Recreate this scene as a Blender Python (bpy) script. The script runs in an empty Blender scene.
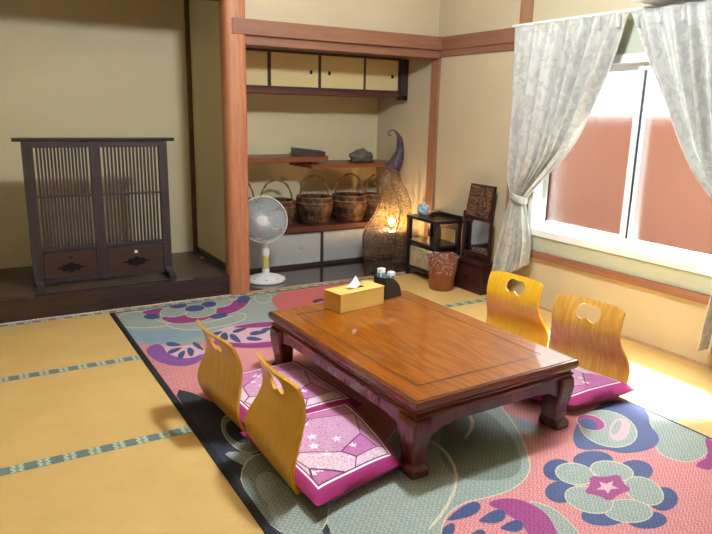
import bpy, bmesh, math, random
from mathutils import Vector, Matrix, noise
random.seed(7)
PI = math.pi
SC = bpy.context.scene
COL = SC.collection

# ------------------------------------------------------------------ camera
CAM = (0.0, 0.0, 1.28)
RT = ((0.86102491, -0.5081247, 0.02110449), (-0.1011168, -0.21171862, -0.9720857), (0.49840897, 0.83485598, -0.23367495))
FPX = 650.63
cd = bpy.data.cameras.new('camera'); cam = bpy.data.objects.new('camera', cd); COL.objects.link(cam)
cd.sensor_width = 36.0; cd.sensor_fit = 'HORIZONTAL'; cd.lens = FPX * 36.0 / 712.0; cd.clip_start = 0.05
mw = Matrix.Identity(4)
for i in range(3):
    mw[i][0] = RT[0][i]; mw[i][1] = -RT[1][i]; mw[i][2] = -RT[2][i]; mw[i][3] = CAM[i]
cam.matrix_world = mw
SC.camera = cam

# ------------------------------------------------------------------ world, sun, exposure
SC.view_settings.view_transform = 'Standard'; SC.view_settings.look = 'None'
SC.view_settings.gamma = 1.0; SC.view_settings.use_curve_mapping = False
SC.view_settings.exposure = 0.55
W = bpy.data.worlds.new('overcast_sky'); SC.world = W; W.use_nodes = True
bg = W.node_tree.nodes['Background']
bg.inputs[0].default_value = (0.90, 0.95, 1.0, 1); bg.inputs[1].default_value = 4.5
sd = bpy.data.lights.new('sun', 'SUN'); sd.energy = 150.0; sd.angle = math.radians(6); sd.color = (1.0, 0.98, 0.96)
sun = bpy.data.objects.new('sun', sd); COL.objects.link(sun)
sun.rotation_euler = Vector((-0.46, -0.40, -0.86)).to_track_quat('-Z', 'Y').to_euler()
LAMP = (1.60, 2.20, 2.24)

# ------------------------------------------------------------------ materials
def lin(h):
    if not isinstance(h, str): return (h[0], h[1], h[2], 1)
    h = h.lstrip('#'); o = []
    for i in (0, 2, 4):
        c = int(h[i:i+2], 16) / 255
        o.append(c / 12.92 if c <= .04045 else ((c + .055) / 1.055) ** 2.4)
    return (*o, 1)
class NT:
    """tiny expression helper around a node tree"""
    def __init__(s, name):
        s.m = bpy.data.materials.new(name); s.m.use_nodes = True; s.t = s.m.node_tree; s.t.nodes.clear()
        s.out = s.n('ShaderNodeOutputMaterial')
        s.b = s.n('ShaderNodeBsdfPrincipled'); s.l(s.b.outputs[0], s.out.inputs[0])
    def n(s, k, **kw):
        x = s.t.nodes.new(k)
        for a, v in kw.items(): setattr(x, a, v)
        return x
    def l(s, a, b): s.t.links.new(a, b)
    def put(s, v, sock):
        if hasattr(v, 'is_output'): s.l(v, sock)
        else: sock.default_value = v
    def f(s, op, a, b=None, c=None):
        x = s.n('ShaderNodeMath', operation=op)
        s.put(a, x.inputs[0])
        if b is not None: s.put(b, x.inputs[1])
        if c is not None: s.put(c, x.inputs[2])
        return x.outputs[0]
    def co(s, kind='Object', scale=None, loc=None):
        x = s.n('ShaderNodeTexCoord').outputs[kind]
        if scale or loc:
            m = s.n('ShaderNodeMapping'); s.l(x, m.inputs[0])
            if scale: m.inputs['Scale'].default_value = scale
            if loc: m.inputs['Location'].default_value = loc
            x = m.outputs[0]
        return x
    def pos(s):
        return s.n('ShaderNodeNewGeometry').outputs['Position']
    def xyz(s, v):
        x = s.n('ShaderNodeSeparateXYZ'); s.l(v, x.inputs[0]); return x.outputs
    def noise(s, v, scale, detail=3, rough=.5, dist=0):
        x = s.n('ShaderNodeTexNoise'); s.l(v, x.inputs['Vector'])
        x.inputs['Scale'].default_value = scale; x.inputs['Detail'].default_value = detail
        x.inputs['Roughness'].default_value = rough; x.inputs['Distortion'].default_value = dist
        return x.outputs[0]
    def voro(s, v, scale, feature='F1', rnd=1.0):
        x = s.n('ShaderNodeTexVoronoi', feature=feature); s.l(v, x.inputs['Vector'])
        x.inputs['Scale'].default_value = scale; x.inputs['Randomness'].default_value = rnd
        return x
    def ramp(s, v, stops, mode='LINEAR'):
        x = s.n('ShaderNodeValToRGB'); s.l(v, x.inputs[0]); r = x.color_ramp; r.interpolation = mode
        while len(r.elements) < len(stops): r.elements.new(.5)
        for e, (p, c) in zip(r.elements, stops): e.position = p; e.color = lin(c)
        return x.outputs[0]
    def mix(s, fac, a, b, mode='MIX'):
        x = s.n('ShaderNodeMix', data_type='RGBA', blend_type=mode)
        s.put(fac, x.inputs[0])
        for v, k in ((a, 6), (b, 7)):
            if hasattr(v, 'is_output'): s.l(v, x.inputs[k])
            else: x.inputs[k].default_value = lin(v)
        return x.outputs[2]
    def bump(s, h, strength=.3, dist=.01):
        x = s.n('ShaderNodeBump'); s.l(h, x.inputs['Height']); x.inputs['Strength'].default_value = strength
        x.inputs['Distance'].default_value = dist; s.l(x.outputs[0], s.b.inputs['Normal'])
    def fin(s, color=None, rough=.5, coat=0, metal=0, spec=.5, sheen=0):
        if color is not None:
            if hasattr(color, 'is_output'): s.l(color, s.b.inputs['Base Color'])
            else: s.b.inputs['Base Color'].default_value = lin(color)
        s.put(rough, s.b.inputs['Roughness'])
        s.b.inputs['Coat Weight'].default_value = coat; s.b.inputs['Coat Roughness'].default_value = .08
        s.b.inputs['Metallic'].default_value = metal; s.b.inputs['Specular IOR Level'].default_value = spec
        s.b.inputs['Sheen Weight'].default_value = sheen
        return s.m
def plain(name, c, rough=.5, coat=0, metal=0, spec=.5, var=.06, scale=14):
    t = NT(name); n = t.noise(t.co(), scale, 3)
    col = t.mix(t.f('MULTIPLY', n, var * 2), c, '#000000')
    return t.fin(col, rough, coat, metal, spec)
def wood(name, c1, c2, axis=0, rough=.45, coat=0, scale=6, stretch=14, spec=.4, rings=.6, wpos=False):
    t = NT(name); sc = [stretch] * 3; sc[axis] = 1.0
    v = t.pos() if wpos else t.co()
    m = t.n('ShaderNodeMapping'); t.l(v, m.inputs[0]); m.inputs['Scale'].default_value = sc
    n1 = t.noise(m.outputs[0], scale * .5, 4, .55, .6); n2 = t.noise(m.outputs[0], scale * 3.2, 3, .6)
    k = t.f('ADD', t.f('MULTIPLY', n1, rings), t.f('MULTIPLY', n2, 1 - rings))
    col = t.ramp(k, ((.34, c1), (.66, c2))); t.bump(n2, .08, .003)
    return t.fin(col, rough, coat, 0, spec)
def plaster(name, c1, c2):
    t = NT(name); p = t.pos()
    n = t.noise(p, 2.2, 4); n2 = t.noise(p, 160, 2)
    col = t.ramp(t.f('ADD', t.f('MULTIPLY', n, .7), t.f('MULTIPLY', n2, .3)), ((.3, c1), (.7, c2)))
    t.bump(n2, .25, .003); return t.fin(col, .92, spec=.15)
M = {}
M['wall_cream'] = plaster('cream_plaster', '#b9ac90', '#c4b79b')
M['wall_toko'] = plaster('olive_plaster', '#ccc19e', '#d6cba8')
M['wall_part'] = plaster('brown_olive_plaster', '#b8a880', '#c4b48e')
M['ceiling'] = wood('ceiling_board', '#cdb898', '#dccab0', 1, .7)
M['pillar'] = wood('cedar_pillar', '#9c5f42', '#b97f5a', 2, .5, 0, 5, 18)
M['beam'] = wood('cedar_beam', '#7c5240', '#90654f', 0, .55, 0, 5, 18)
M['beam_y'] = wood('cedar_rail', '#7c5240', '#90654f', 1, .55, 0, 5, 18)
M['post_z'] = wood('cedar_post', '#8a6048', '#a2765a', 2, .55, 0, 5, 18)
M['dark_post'] = wood('dark_corner_post', '#55402c', '#6b533a', 2, .6)
M['toko_wood'] = wood('dark_platform_board', '#3f322c', '#554640', 0, .42, 0, 5, 12)
M['black_lacq'] = wood('dark_lacquer_edge', '#2a1c1c', '#3a2a28', 0, .25, .3, 5, 16)
M['screen'] = wood('dark_screen_wood', '#2c2224', '#43363a', 0, .5, 0, 6, 14)
M['screen_z'] = wood('dark_screen_upright', '#2c2224', '#43363a', 2, .5, 0, 6, 14)
M['drawer'] = wood('reddish_drawer_wood', '#36241f', '#4a322c', 0, .45, 0, 5, 14)
M['iron'] = plain('black_iron', '#17120f', .55, metal=.6)
M['alc_floor'] = wood('glossy_dark_floorboard', '#2c1a1a', '#3c2624', 0, .16, .6, 4, 14)
M['red_shelf'] = wood('red_brown_shelf', '#6e3a26', '#8a4a30', 0, .4, .1, 5, 16)
M['dk_shelf'] = wood('dark_red_counter', '#4e2a24', '#63362c', 0, .4, .1, 5, 16)
M['dk_frame'] = wood('dark_purple_frame', '#2f2024', '#42302f', 2, .45, .1)
M['fusuma_y'] = plain('pale_yellow_paper', '#d2c08c', .85, var=.04)
M['fusuma_g'] = plain('silver_grey_paper', '#aeb2b4', .7, var=.08, scale=30)
M['pale_wood'] = wood('pale_wood_rail', '#a98a72', '#bb9c82', 0, .6)
M['white'] = plain('white_plastic', '#e9ecee', .35, var=.01)
M['alu'] = plain('white_aluminium', '#e6eef0', .35, var=.01)
M['rubber'] = plain('black_rubber', '#15181a', .6)
M['greyboard'] = plain('grey_green_board', '#aeb6a4', .7, var=.03)
M['terra'] = plain('terracotta_render', '#7c4f3c', .9, var=.05, scale=6)
M['bounce_stop'] = plain('bounce_absorbing_brown', '#33271f', .8)  # dark brown for the added layer that soaks up sun bounce
M['concrete'] = plain('outside_concrete', '#5c5a55', .9)
M['blk_wood'] = wood('black_brown_wood', '#1c1517', '#2a2022', 1, .3, .25)
M['mahog'] = wood('dark_mahogany', '#2c1517', '#3d1f1f', 2, .35, .25)
M['tbl_edge'] = wood('lacquered_table_edge', '#5a2a1c', '#74391f', 0, .22, .6, 5, 18)
M['tbl_leg'] = wood('lacquered_rosewood', '#4c211f', '#693230', 2, .25, .5, 4, 8)
M['inlay'] = plain('dark_inlay', '#2c1208', .3, .3)
def table_mat():
    t = NT('honey_keyaki_lacquer'); v = t.co()
    m = t.n('ShaderNodeMapping'); t.l(v, m.inputs[0]); m.inputs['Scale'].default_value = (9, 1.1, 1)
    m.inputs['Location'].default_value = (.3, .2, 0)
    n0 = t.noise(m.outputs[0], 1.0, 2, .5, .4)
    rings = t.f('SINE', t.f('MULTIPLY', n0, 55.0))
    m2 = t.n('ShaderNodeMapping'); t.l(v, m2.inputs[0]); m2.inputs['Scale'].default_value = (120, 4, 1)
    n2 = t.noise(m2.outputs[0], 2.0, 3, .6)
    k = t.f('ADD', t.f('MULTIPLY_ADD', rings, .07, .22), t.f('MULTIPLY', n2, .60))
    col = t.ramp(k, ((.34, '#663002'), (.52, '#824402'), (.72, '#9c5c06')))
    mt = t.fin(col, .38, .9, spec=.25); t.b.inputs['Coat Roughness'].default_value = .035; return mt
M['tbl_top'] = table_mat()
def zaisu_mat(name, c1, c2):
    t = NT(name); m = t.n('ShaderNodeMapping'); t.l(t.co(), m.inputs[0]); m.inputs['Scale'].default_value = (10, 26, 2.2)
    n = t.noise(m.outputs[0], 3.0, 4, .6, .3)
    return t.fin(t.ramp(n, ((.3, c1), (.7, c2))), .3, .4, spec=.45)
M['zaisu_a'] = zaisu_mat('amber_plywood', '#c08a24', '#d3a038')
M['zaisu_b'] = zaisu_mat('yellow_plywood', '#d2a01c', '#e2b22c')
M['zaisu_c'] = zaisu_mat('worn_honey_plywood', '#b9822a', '#d6a84e')
def tatami_mat():
    t = NT('woven_rush'); p = t.pos(); x = t.xyz(p)
    w = t.f('SINE', t.f('MULTIPLY', x[1], 2 * PI / .0135)); wx = t.f('SINE', t.f('MULTIPLY', x[0], 2 * PI / .005))
    n = t.noise(p, 3.0, 4, .6); m = t.n('ShaderNodeMapping'); t.l(p, m.inputs[0]); m.inputs['Scale'].default_value = (1, 6, 1)
    n2 = t.noise(m.outputs[0], 40, 3, .6)
    k = t.f('ADD', t.f('MULTIPLY', n, .6), t.f('MULTIPLY', n2, .4))
    col = t.ramp(k, ((.3, '#cba766'), (.7, '#dcba78')))
    col = t.mix(t.f('MULTIPLY_ADD', t.f('MULTIPLY', w, wx), .05, .06), col, '#6a4a18')
    t.bump(t.f('ADD', w, t.f('MULTIPLY', wx, .6)), .15, .002)
    return t.fin(col, .62, spec=.3)
M['tatami'] = tatami_mat()
def hem_mat():
    t = NT('green_patterned_hem'); x = t.xyz(t.pos())
    P_ = .088
    u = t.f('MULTIPLY', t.f('SUBTRACT', t.f('FRACT', t.f('DIVIDE', x[0], P_)), .5), P_)
    ob = t.xyz(t.co())
    v = ob[1]
    r = t.f('SQRT', t.f('ADD', t.f('MULTIPLY', u, u), t.f('MULTIPLY', t.f('MULTIPLY', v, v), 3.2)))
    th = t.f('ARCTAN2', t.f('MULTIPLY', v, 1.8), u)
    lim = t.f('MULTIPLY_ADD', t.f('COSINE', t.f('MULTIPLY_ADD', th, 4.0, PI)), .009, .021)
    a = t.f('LESS_THAN', r, lim); b = t.f('GREATER_THAN', r, .0075)
    col = t.mix(t.f('MULTIPLY', a, b), '#667c7c', '#b6c6b6')
    return t.fin(col, .8, spec=.2)
M['hem'] = hem_mat()
def weave(name, c, c2, k=.5):
    t = NT(name); p = t.pos(); x = t.xyz(p)
    a = t.f('SINE', t.f('MULTIPLY', t.f('ADD', x[0], t.f('MULTIPLY', t.f('PINGPONG', x[1], .012), .8)), 2 * PI / .020))
    b = t.f('SINE', t.f('MULTIPLY', x[1], 2 * PI / .011))
    n = t.noise(p, 60, 3, .7)
    f = t.f('ADD', t.f('MULTIPLY', t.f('MULTIPLY_ADD', t.f('MULTIPLY', a, b), .5, .5), .6), t.f('MULTIPLY', n, .4))
    col = t.ramp(f, ((.32, c), (.75, c2))); t.bump(f, .3, .002)
    return t.fin(col, .75, spec=.25)
M['rug_pink'] = weave('rug_pink', '#b06670', '#d09a98')
M['rug_coral'] = weave('rug_coral', '#b04e56', '#c87874')
M['rug_pale'] = weave('rug_pale_pink', '#bb95a4', '#cfb4b8')
M['rug_grey'] = weave('rug_grey_green', '#748482', '#a5afa8')
M['rug_blue'] = weave('rug_blue_grey', '#667f98', '#93a6b2')
M['rug_navy'] = weave('rug_navy', '#2e3b68', '#475682')
M['rug_mag'] = weave('rug_magenta', '#7c2a66', '#9a4886')
M['rug_purple'] = weave('rug_purple', '#6d4486', '#8a5a98')
M['rug_cream'] = weave('rug_cream', '#b0aa96', '#d0c8b2')
M['rug_dark'] = weave('rug_dark_green', '#5c6a64', '#87938a')
M['rug_black'] = weave('rug_black_border', '#15171c', '#2a2d34')
M['rug_ink'] = weave('rug_ink_blue', '#1c2230', '#38404e')
def cushion_mat():
    t = NT('magenta_patchwork_cotton'); zob = t.xyz(t.co()); mp_ = t.n('ShaderNodeMapping'); t.l(t.co('UV'), mp_.inputs[0])
    mp_.inputs['Scale'].default_value = (.504, .58, 0); mp_.inputs['Location'].default_value = (-.252, -.29, 0); o = mp_.outputs[0]; x = t.xyz(o)
    ax = t.f('ABSOLUTE', t.f('DIVIDE', x[0], .252)); ay = t.f('ABSOLUTE', t.f('DIVIDE', x[1], .290))
    d = t.f('MAXIMUM', ax, ay)
    v = t.n('ShaderNodeMapping'); t.l(o, v.inputs[0]); v.inputs['Scale'].default_value = (1, 1, 0); v.inputs['Location'].default_value = (.37, .21, 0)
    vc = t.voro(v.outputs[0], 4.6); ve = t.voro(v.outputs[0], 4.6, 'DISTANCE_TO_EDGE')
    h = t.xyz(vc.outputs['Color'])[0]
    patch = t.ramp(h, ((0, '#b56fa4'), (.3, '#d4bfce'), (.55, '#9c4a82'), (.78, '#c497bb')), 'CONSTANT')
    n = t.voro(v.outputs[0], 95); dots = t.f('LESS_THAN', n.outputs['Distance'], .36)
    patch = t.mix(t.f('MULTIPLY', dots, .45), patch, '#8e2f78')
    fl = t.voro(v.outputs[0], 15); fp = t.xyz(fl.outputs['Color'])[1]
    loc = t.n('ShaderNodeVectorMath', operation='SUBTRACT'); 
    sv = t.n('ShaderNodeVectorMath', operation='SCALE'); t.l(v.outputs[0], sv.inputs[0]); sv.inputs['Scale'].default_value = 1.0
    t.l(sv.outputs[0], loc.inputs[0]); t.l(fl.outputs['Position'], loc.inputs[1]); lx = t.xyz(loc.outputs[0])
    ang = t.f('ARCTAN2', lx[1], lx[0])
    lim = t.f('MULTIPLY_ADD', t.f('COSINE', t.f('MULTIPLY', ang, 5.0)), .07, .26)
    fm = t.f('MULTIPLY', t.f('LESS_THAN', fl.outputs['Distance'], lim), t.f('GREATER_THAN', fp, .62))
    patch = t.mix(t.f('MULTIPLY', fm, .85), patch, '#f2e4ea')
    patch = t.mix(t.f('LESS_THAN', ve.outputs['Distance'], .012), patch, '#6a2a5c')
    inner = t.f('LESS_THAN', d, .80); line = t.f('MULTIPLY', t.f('GREATER_THAN', d, .80), t.f('LESS_THAN', d, .835))
    up = t.f('GREATER_THAN', zob[2], .04)
    dline = t.f('MULTIPLY', t.f('GREATER_THAN', d, .775), t.f('LESS_THAN', d, .80))
    col = t.mix(t.f('MULTIPLY', inner, up), '#9c2a70', patch)
    col = t.mix(t.f('MULTIPLY', dline, up), col, '#6a2a5c')
    col = t.mix(t.f('MULTIPLY', line, up), col, '#f4e6ee')
    t.bump(t.noise(o, 400, 2), .15, .002)
    return t.fin(col, .8, spec=.2, sheen=.15)
M['cushion'] = cushion_mat()
def curtain_mat():
    t = NT('silver_jacquard'); p = t.pos()
    m = t.n('ShaderNodeMapping'); t.l(p, m.inputs[0]); m.inputs['Scale'].default_value = (1, 1, .8)
    n = t.noise(m.outputs[0], 17, 4, .55, 1.2)
    k = t.ramp(n, ((.44, '#c4c6c4'), (.54, '#d9dad6')))
    t.fin(k, .42, spec=.5, sheen=.3)
    tr = t.n('ShaderNodeBsdfTranslucent'); t.l(k, tr.inputs[0])
    mx = t.n('ShaderNodeMixShader'); mx.inputs[0].default_value = .32
    t.l(t.b.outputs[0], mx.inputs[1]); t.l(tr.outputs[0], mx.inputs[2]); t.l(mx.outputs[0], t.out.inputs[0])
    return t.m
M['curtain'] = curtain_mat()
def glass_mat():
    t = NT('frosted_glass')
    g = t.n('ShaderNodeBsdfRefraction'); g.inputs['Roughness'].default_value = .26; g.inputs['IOR'].default_value = 1.45
    g.inputs['Color'].default_value = (.97, .98, .97, 1)
    tr = t.n('ShaderNodeBsdfTransparent'); tr.inputs[0].default_value = (.96, .97, .96, 1)
    mx = t.n('ShaderNodeMixShader'); mx.inputs[0].default_value = .42
    t.l(g.outputs[0], mx.inputs[1]); t.l(tr.outputs[0], mx.inputs[2]); t.l(mx.outputs[0], t.out.inputs[0])
    return t.m
M['glass'] = glass_mat()
def rattan_mat(name, c1, c2, scale, hole=None):
    t = NT(name); o = t.co()
    v = t.voro(o, scale, 'DISTANCE_TO_EDGE'); n = t.noise(o, 22, 3)
    col = t.ramp(n, ((.35, c1), (.65, c2))); t.bump(v.outputs['Distance'], .5, .004)
    t.fin(col, .55, spec=.35)
    if hole:
        tp = t.n('ShaderNodeBsdfTransparent'); tl = t.n('ShaderNodeBsdfTranslucent'); tl.inputs[0].default_value = lin('#c9b060')
        m1 = t.n('ShaderNodeMixShader'); m1.inputs[0].default_value = .22
        t.l(t.b.outputs[0], m1.inputs[1]); t.l(tl.outputs[0], m1.inputs[2])
        mx = t.n('ShaderNodeMixShader'); t.l(t.f('GREATER_THAN', v.outputs['Distance'], hole), mx.inputs[0])
        t.l(m1.outputs[0], mx.inputs[1]); t.l(tp.outputs[0], mx.inputs[2]); t.l(mx.outputs[0], t.out.inputs[0])
    return t.m
M['lampshade'] = rattan_mat('rattan_mesh', '#4c4044', '#6c5c50', 46, .10)
M['lamphorn'] = rattan_mat('dark_rattan_wrap', '#3c3040', '#564858', 60)
M['basket'] = rattan_mat('dark_basket_weave', '#24160f', '#6a4a32', 70)
M['basket_lt'] = rattan_mat('basket_rib', '#664a30', '#8c6a48', 50)
M['wicker'] = rattan_mat('pale_wicker', '#a89878', '#cbbd9c', 90)
def emit(name, c, s):
    t = NT(name); e = t.n('ShaderNodeEmission'); e.inputs[0].default_value = lin(c); e.inputs[1].default_value = s
    t.l(e.outputs[0], t.out.inputs[0]); return t.m
M['bulb'] = emit('warm_bulb', '#ffcf90', 260)
M['globe'] = emit('lamp_globe', (.90, 1.0, 1.06), 255)
M['fanblue'] = plain('pale_blue_plastic', '#a9c3cc', .3, var=.02)
M['fanwire'] = plain('white_wire', '#e4eaec', .35, var=.01)
M['label_y'] = plain('yellow_sticker', '#d6c774', .6, var=.15, scale=60)
M['boxwood'] = wood('pale_box_wood', '#d0a652', '#deb766', 0, .5, .1, 5, 16)
M['tissue'] = plain('tissue_paper', '#f4f5f6', .9, var=.01)
M['slot'] = plain('dark_slot', '#2a1a08', .8)
M['blackpl'] = plain('black_plastic', '#16161a', .35, .1)
M['bluepl'] = plain('pale_blue_pouch', '#b4d4e6', .3, var=.1, scale=40)
M['printblue'] = plain('blue_print', '#5f8fa8', .5)
M['bin'] = plain('brown_plastic', '#8a4a30', .4, var=.08, scale=40)
def bag_mat():
    t = NT('clear_bag'); t.fin('#f4f4f6', .15); 
    tp = t.n('ShaderNodeBsdfTransparent'); mx = t.n('ShaderNodeMixShader')
    n = t.noise(t.co(), 60, 3, .6, 1.0); t.l(t.f('MULTIPLY', t.f('GREATER_THAN', n, .58), .55), mx.inputs[0])
    t.l(tp.outputs[0], mx.inputs[1]); t.l(t.b.outputs[0], mx.inputs[2]); t.l(mx.outputs[0], t.out.inputs[0]); return t.m
M['bag'] = bag_mat()
M['mirror'] = NT('mirror_silver').fin('#d8dcde', .04, 0, 1)
def brocade():
    t = NT('dark_brocade'); o = t.co(); n = t.noise(o, 38, 4, .6, 1.5)
    return t.fin(t.ramp(n, ((.44, '#1d1412'), (.56, '#7a5a40'))), .6)
M['brocade'] = brocade()
M['stone'] = plain('grey_stone', '#7c746e', .8, var=.35, scale=22)
M['slate'] = plain('dark_slab', '#3b2c2a', .45, var=.2)

# ------------------------------------------------------------------ mesh helpers
def box(bm, c, s, rz=0, bev=0):
    r = bmesh.ops.create_cube(bm, size=1.0); vs = r['verts']
    bmesh.ops.scale(bm, vec=s, verts=vs)
    if bev:
        es = list({e for v in vs for e in v.link_edges})
        r2 = bmesh.ops.bevel(bm, geom=es, offset=bev, segments=2, affect='EDGES', profile=.5)
        vs = list({v for f in r2['faces'] for v in f.verts} | {v for v in vs if v.is_valid})
    if rz: bmesh.ops.rotate(bm, cent=(0, 0, 0), matrix=Matrix.Rotation(rz, 3, 'Z'), verts=vs)
    bmesh.ops.translate(bm, vec=c, verts=vs)
    return vs
def bb(bm, x0, x1, y0, y1, z0, z1, bev=0):
    return box(bm, ((x0+x1)/2, (y0+y1)/2, (z0+z1)/2), (x1-x0, y1-y0, z1-z0), 0, bev)
def B(*boxes, bev=0):
    bm = bmesh.new()
    for b in boxes: bb(bm, *b, bev=bev)
    return bm
def rings(bm, rs, close=True, cap=True):
    """loft a list of vertex rings"""
    vr = [[bm.verts.new(p) for p in r] for r in rs]
    n = len(rs[0])
    for a, b in zip(vr, vr[1:]):
        for i in range(n if close else n - 1):
            j = (i + 1) % n
            try: bm.faces.new((a[i], a[j], b[j], b[i]))
            except ValueError: pass
    if cap and close:
        for r in (vr[0][::-1], vr[-1]):
            try: bm.faces.new(r)
            except ValueError: pass
    return vr
def lathe(bm, prof, seg=32, c=(0, 0, 0), cap=True):
    return rings(bm, [[(c[0]+r*math.cos(2*PI*i/seg), c[1]+r*math.sin(2*PI*i/seg), c[2]+z) for i in range(seg)] for r, z in prof], True, cap)
def tube(bm, pts, r, seg=8, closed=False):
    pts = [Vector(p) for p in pts]; n = len(pts); rs = []; up = None
    for i, p in enumerate(pts):
        if closed: d = pts[(i+1) % n] - pts[i-1]
        else: d = pts[min(i+1, n-1)] - pts[max(i-1, 0)]
        d.normalize()
        if up is None:
            up = Vector((0, 0, 1)) if abs(d.z) < .9 else Vector((1, 0, 0))
        s = d.cross(up)
        if s.length < 1e-5: s = d.cross(Vector((0, 1, 0)))
        s.normalize(); up = s.cross(d).normalized()
        ri = r[i] if isinstance(r, (list, tuple)) else r
        rs.append([tuple(p + s*ri*math.cos(2*PI*k/seg) + up*ri*math.sin(2*PI*k/seg)) for k in range(seg)])
    if closed: rs.append(rs[0])
    rings(bm, rs, True, not closed)
    if closed: bmesh.ops.remove_doubles(bm, verts=bm.verts, dist=1e-6)
def prism(bm, poly, axis, a, b):
    """poly in the two other axes, extruded along axis from a to b"""
    def mk(p, t):
        q = list(p); q.insert(axis, t); return tuple(q)
    rings(bm, [[mk(p, a) for p in poly], [mk(p, b) for p in poly]])
def obj(name, bm, mat, parent=None, smooth=False, loc=None, rz=0):
    if isinstance(bm, bmesh.types.BMesh):
        bmesh.ops.recalc_face_normals(bm, faces=bm.faces)
        me = bpy.data.meshes.new(name); bm.to_mesh(me); bm.free()
    else: me = bm
    if not me.materials: me.materials.append(M[mat] if isinstance(mat, str) else mat)
    if smooth:
        for p in me.polygons: p.use_smooth = True
        try: me.set_sharp_from_angle(angle=math.radians(40))
        except Exception: pass
    o = bpy.data.objects.new(name, me); COL.objects.link(o); o.parent = parent
    if loc: o.location = loc
    if rz: o.rotation_euler.z = rz
    return o
def tag(o, label, cat, group=None):
    o['label'] = label; o['category'] = cat
    if group: o['group'] = group
    return o
def thing(name, label, cat, loc=(0, 0, 0), rz=0, group=None):
    o = bpy.data.objects.new(name, None); COL.objects.link(o); o.empty_display_size = .05
    o.location = loc; o.rotation_euler = (0, 0, rz)
    return tag(o, label, cat, group)
def struct(name, bm, mat, label=None, smooth=False):
    o = obj(name, bm, mat, None, smooth); o['kind'] = 'structure'
    if label: o['label'] = label
    return o
def share(name, src, parent, loc, rot=None):
    o = bpy.data.objects.new(name, src.data); COL.objects.link(o); o.parent = parent; o.location = loc
    if rot: o.rotation_euler = rot
    return o
def gp(u, v, z=0.0):
    """point on the plane of the floor covering for a photograph pixel"""
    c = (u - 356.0, v - 267.0, FPX)
    r = [sum(RT[k][i] * c[k] for k in range(3)) for i in range(3)]
    t = (z - CAM[2]) / r[2]
    return (CAM[0] + t * r[0], CAM[1] + t * r[1])

# ------------------------------------------------------------------ setting
XW, YF, YB, ZC = 3.257, 4.25, 5.13, 2.55
XL, YN, XP = -1.15, -1.35, 1.545          # left wall, near wall, tokonoma side of the partition
TZ = .137
fl = struct('floor', B((XL-.1, XW+.1, YN-.1, YF+.02, -.08, -.03)), 'concrete', 'floor laid with tatami mats')
def mat_piece(x0, x1, y0, y1):
    o = obj('tatami_mat', B((x0+.001, x1-.001, y0+.001, y1-.001, -.03, 0), bev=.002), 'tatami', fl)
    for yy in (y0 + .014, y1 - .014):
        h = obj('hem', B((x0+.001-(x0+x1)/2, x1-.001-(x0+x1)/2, -.0135, .0135, -.001, .0012)), 'hem', o, loc=((x0+x1)/2, yy, 0))
ylines = [4.205, 3.322, 2.424, 1.535, .64, -.25, -1.35]
for a, b in zip(ylines[1:], ylines):
    for x0, x1 in ((-1.15, -.343), (-.343, 1.457), (1.457, XW)):
        mat_piece(x0, x1, a, b)
struct('trim_1', B((XP+.1, XW, 4.206, 4.25, -.03, .004)), 'pale_wood', 'pale wooden sill strip along the alcove front')
struct('trim_2', B((-.35, XP+.1, 4.206, 4.235, -.03, .002)), 'pale_wood')
# tokonoma platform
struct('floor_platform', B((-.35, XP, YF+.05, YB, 0, TZ)), 'toko_wood', 'dark wooden tokonoma platform')
struct('trim_3', B((-.35, 1.50, YF-.012, YF+.05, 0, TZ+.004), bev=.004), 'black_lacq', 'dark lacquered front beam of the platform')
struct('floor_alcove', B((XP+.055, XW, YF, YB, -.05, .0)), 'alc_floor', 'glossy dark boards of the alcove floor')
# walls
struct('wall_back', B((XL, XP, YB, YB+.1, 0, ZC)), 'wall_toko')
struct('wall_alcove', B((XP, XW+.1, YB, YB+.1, 0, ZC)), 'wall_toko')
struct('wall_partition', B((XP, XP+.055, YF+.07, YB, 0, ZC)), 'wall_toko')
struct('wall_platform_side', B((-.45, -.35, YF, YB, 0, ZC), (XL, -.35, YF, YF+.06, 0, ZC)), 'wall_cream')
struct('wall_over_alcove', B((1.6, XW, YF+.03, YF+.08, 1.84, ZC)), 'wall_cream')
struct('wall_over_platform', B((-.35, 1.52, YF+.03, YF+.08, 2.05, ZC)), 'wall_cream')
WY0, WY1, WZ0, WZ1 = 1.74, 3.165, .49, 1.62
struct('wall_right', B((XW, XW+.1, YN, WY0, 0, ZC), (XW, XW+.1, WY1, YB+.1, 0, ZC), (XW, XW+.1, WY0, WY1, 0, WZ0), (XW, XW+.1, WY0, WY1, WZ1, ZC)), 'wall_cream')
struct('wall_left', B((XL-.1, XL, YN, YB+.1, 0, ZC)), 'wall_cream')
struct('wall_near', B((XL, XW, YN-.1, YN, 0, ZC)), 'wall_cream')
struct('ceiling', B((XL-.1, XW+.1, YN-.1, YB+.1, ZC, ZC+.08)), 'ceiling')
struct('ceiling_alcove', B((1.6, XW, YF+.08, YB, 1.80, 1.83)), 'pale_wood')
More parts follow.
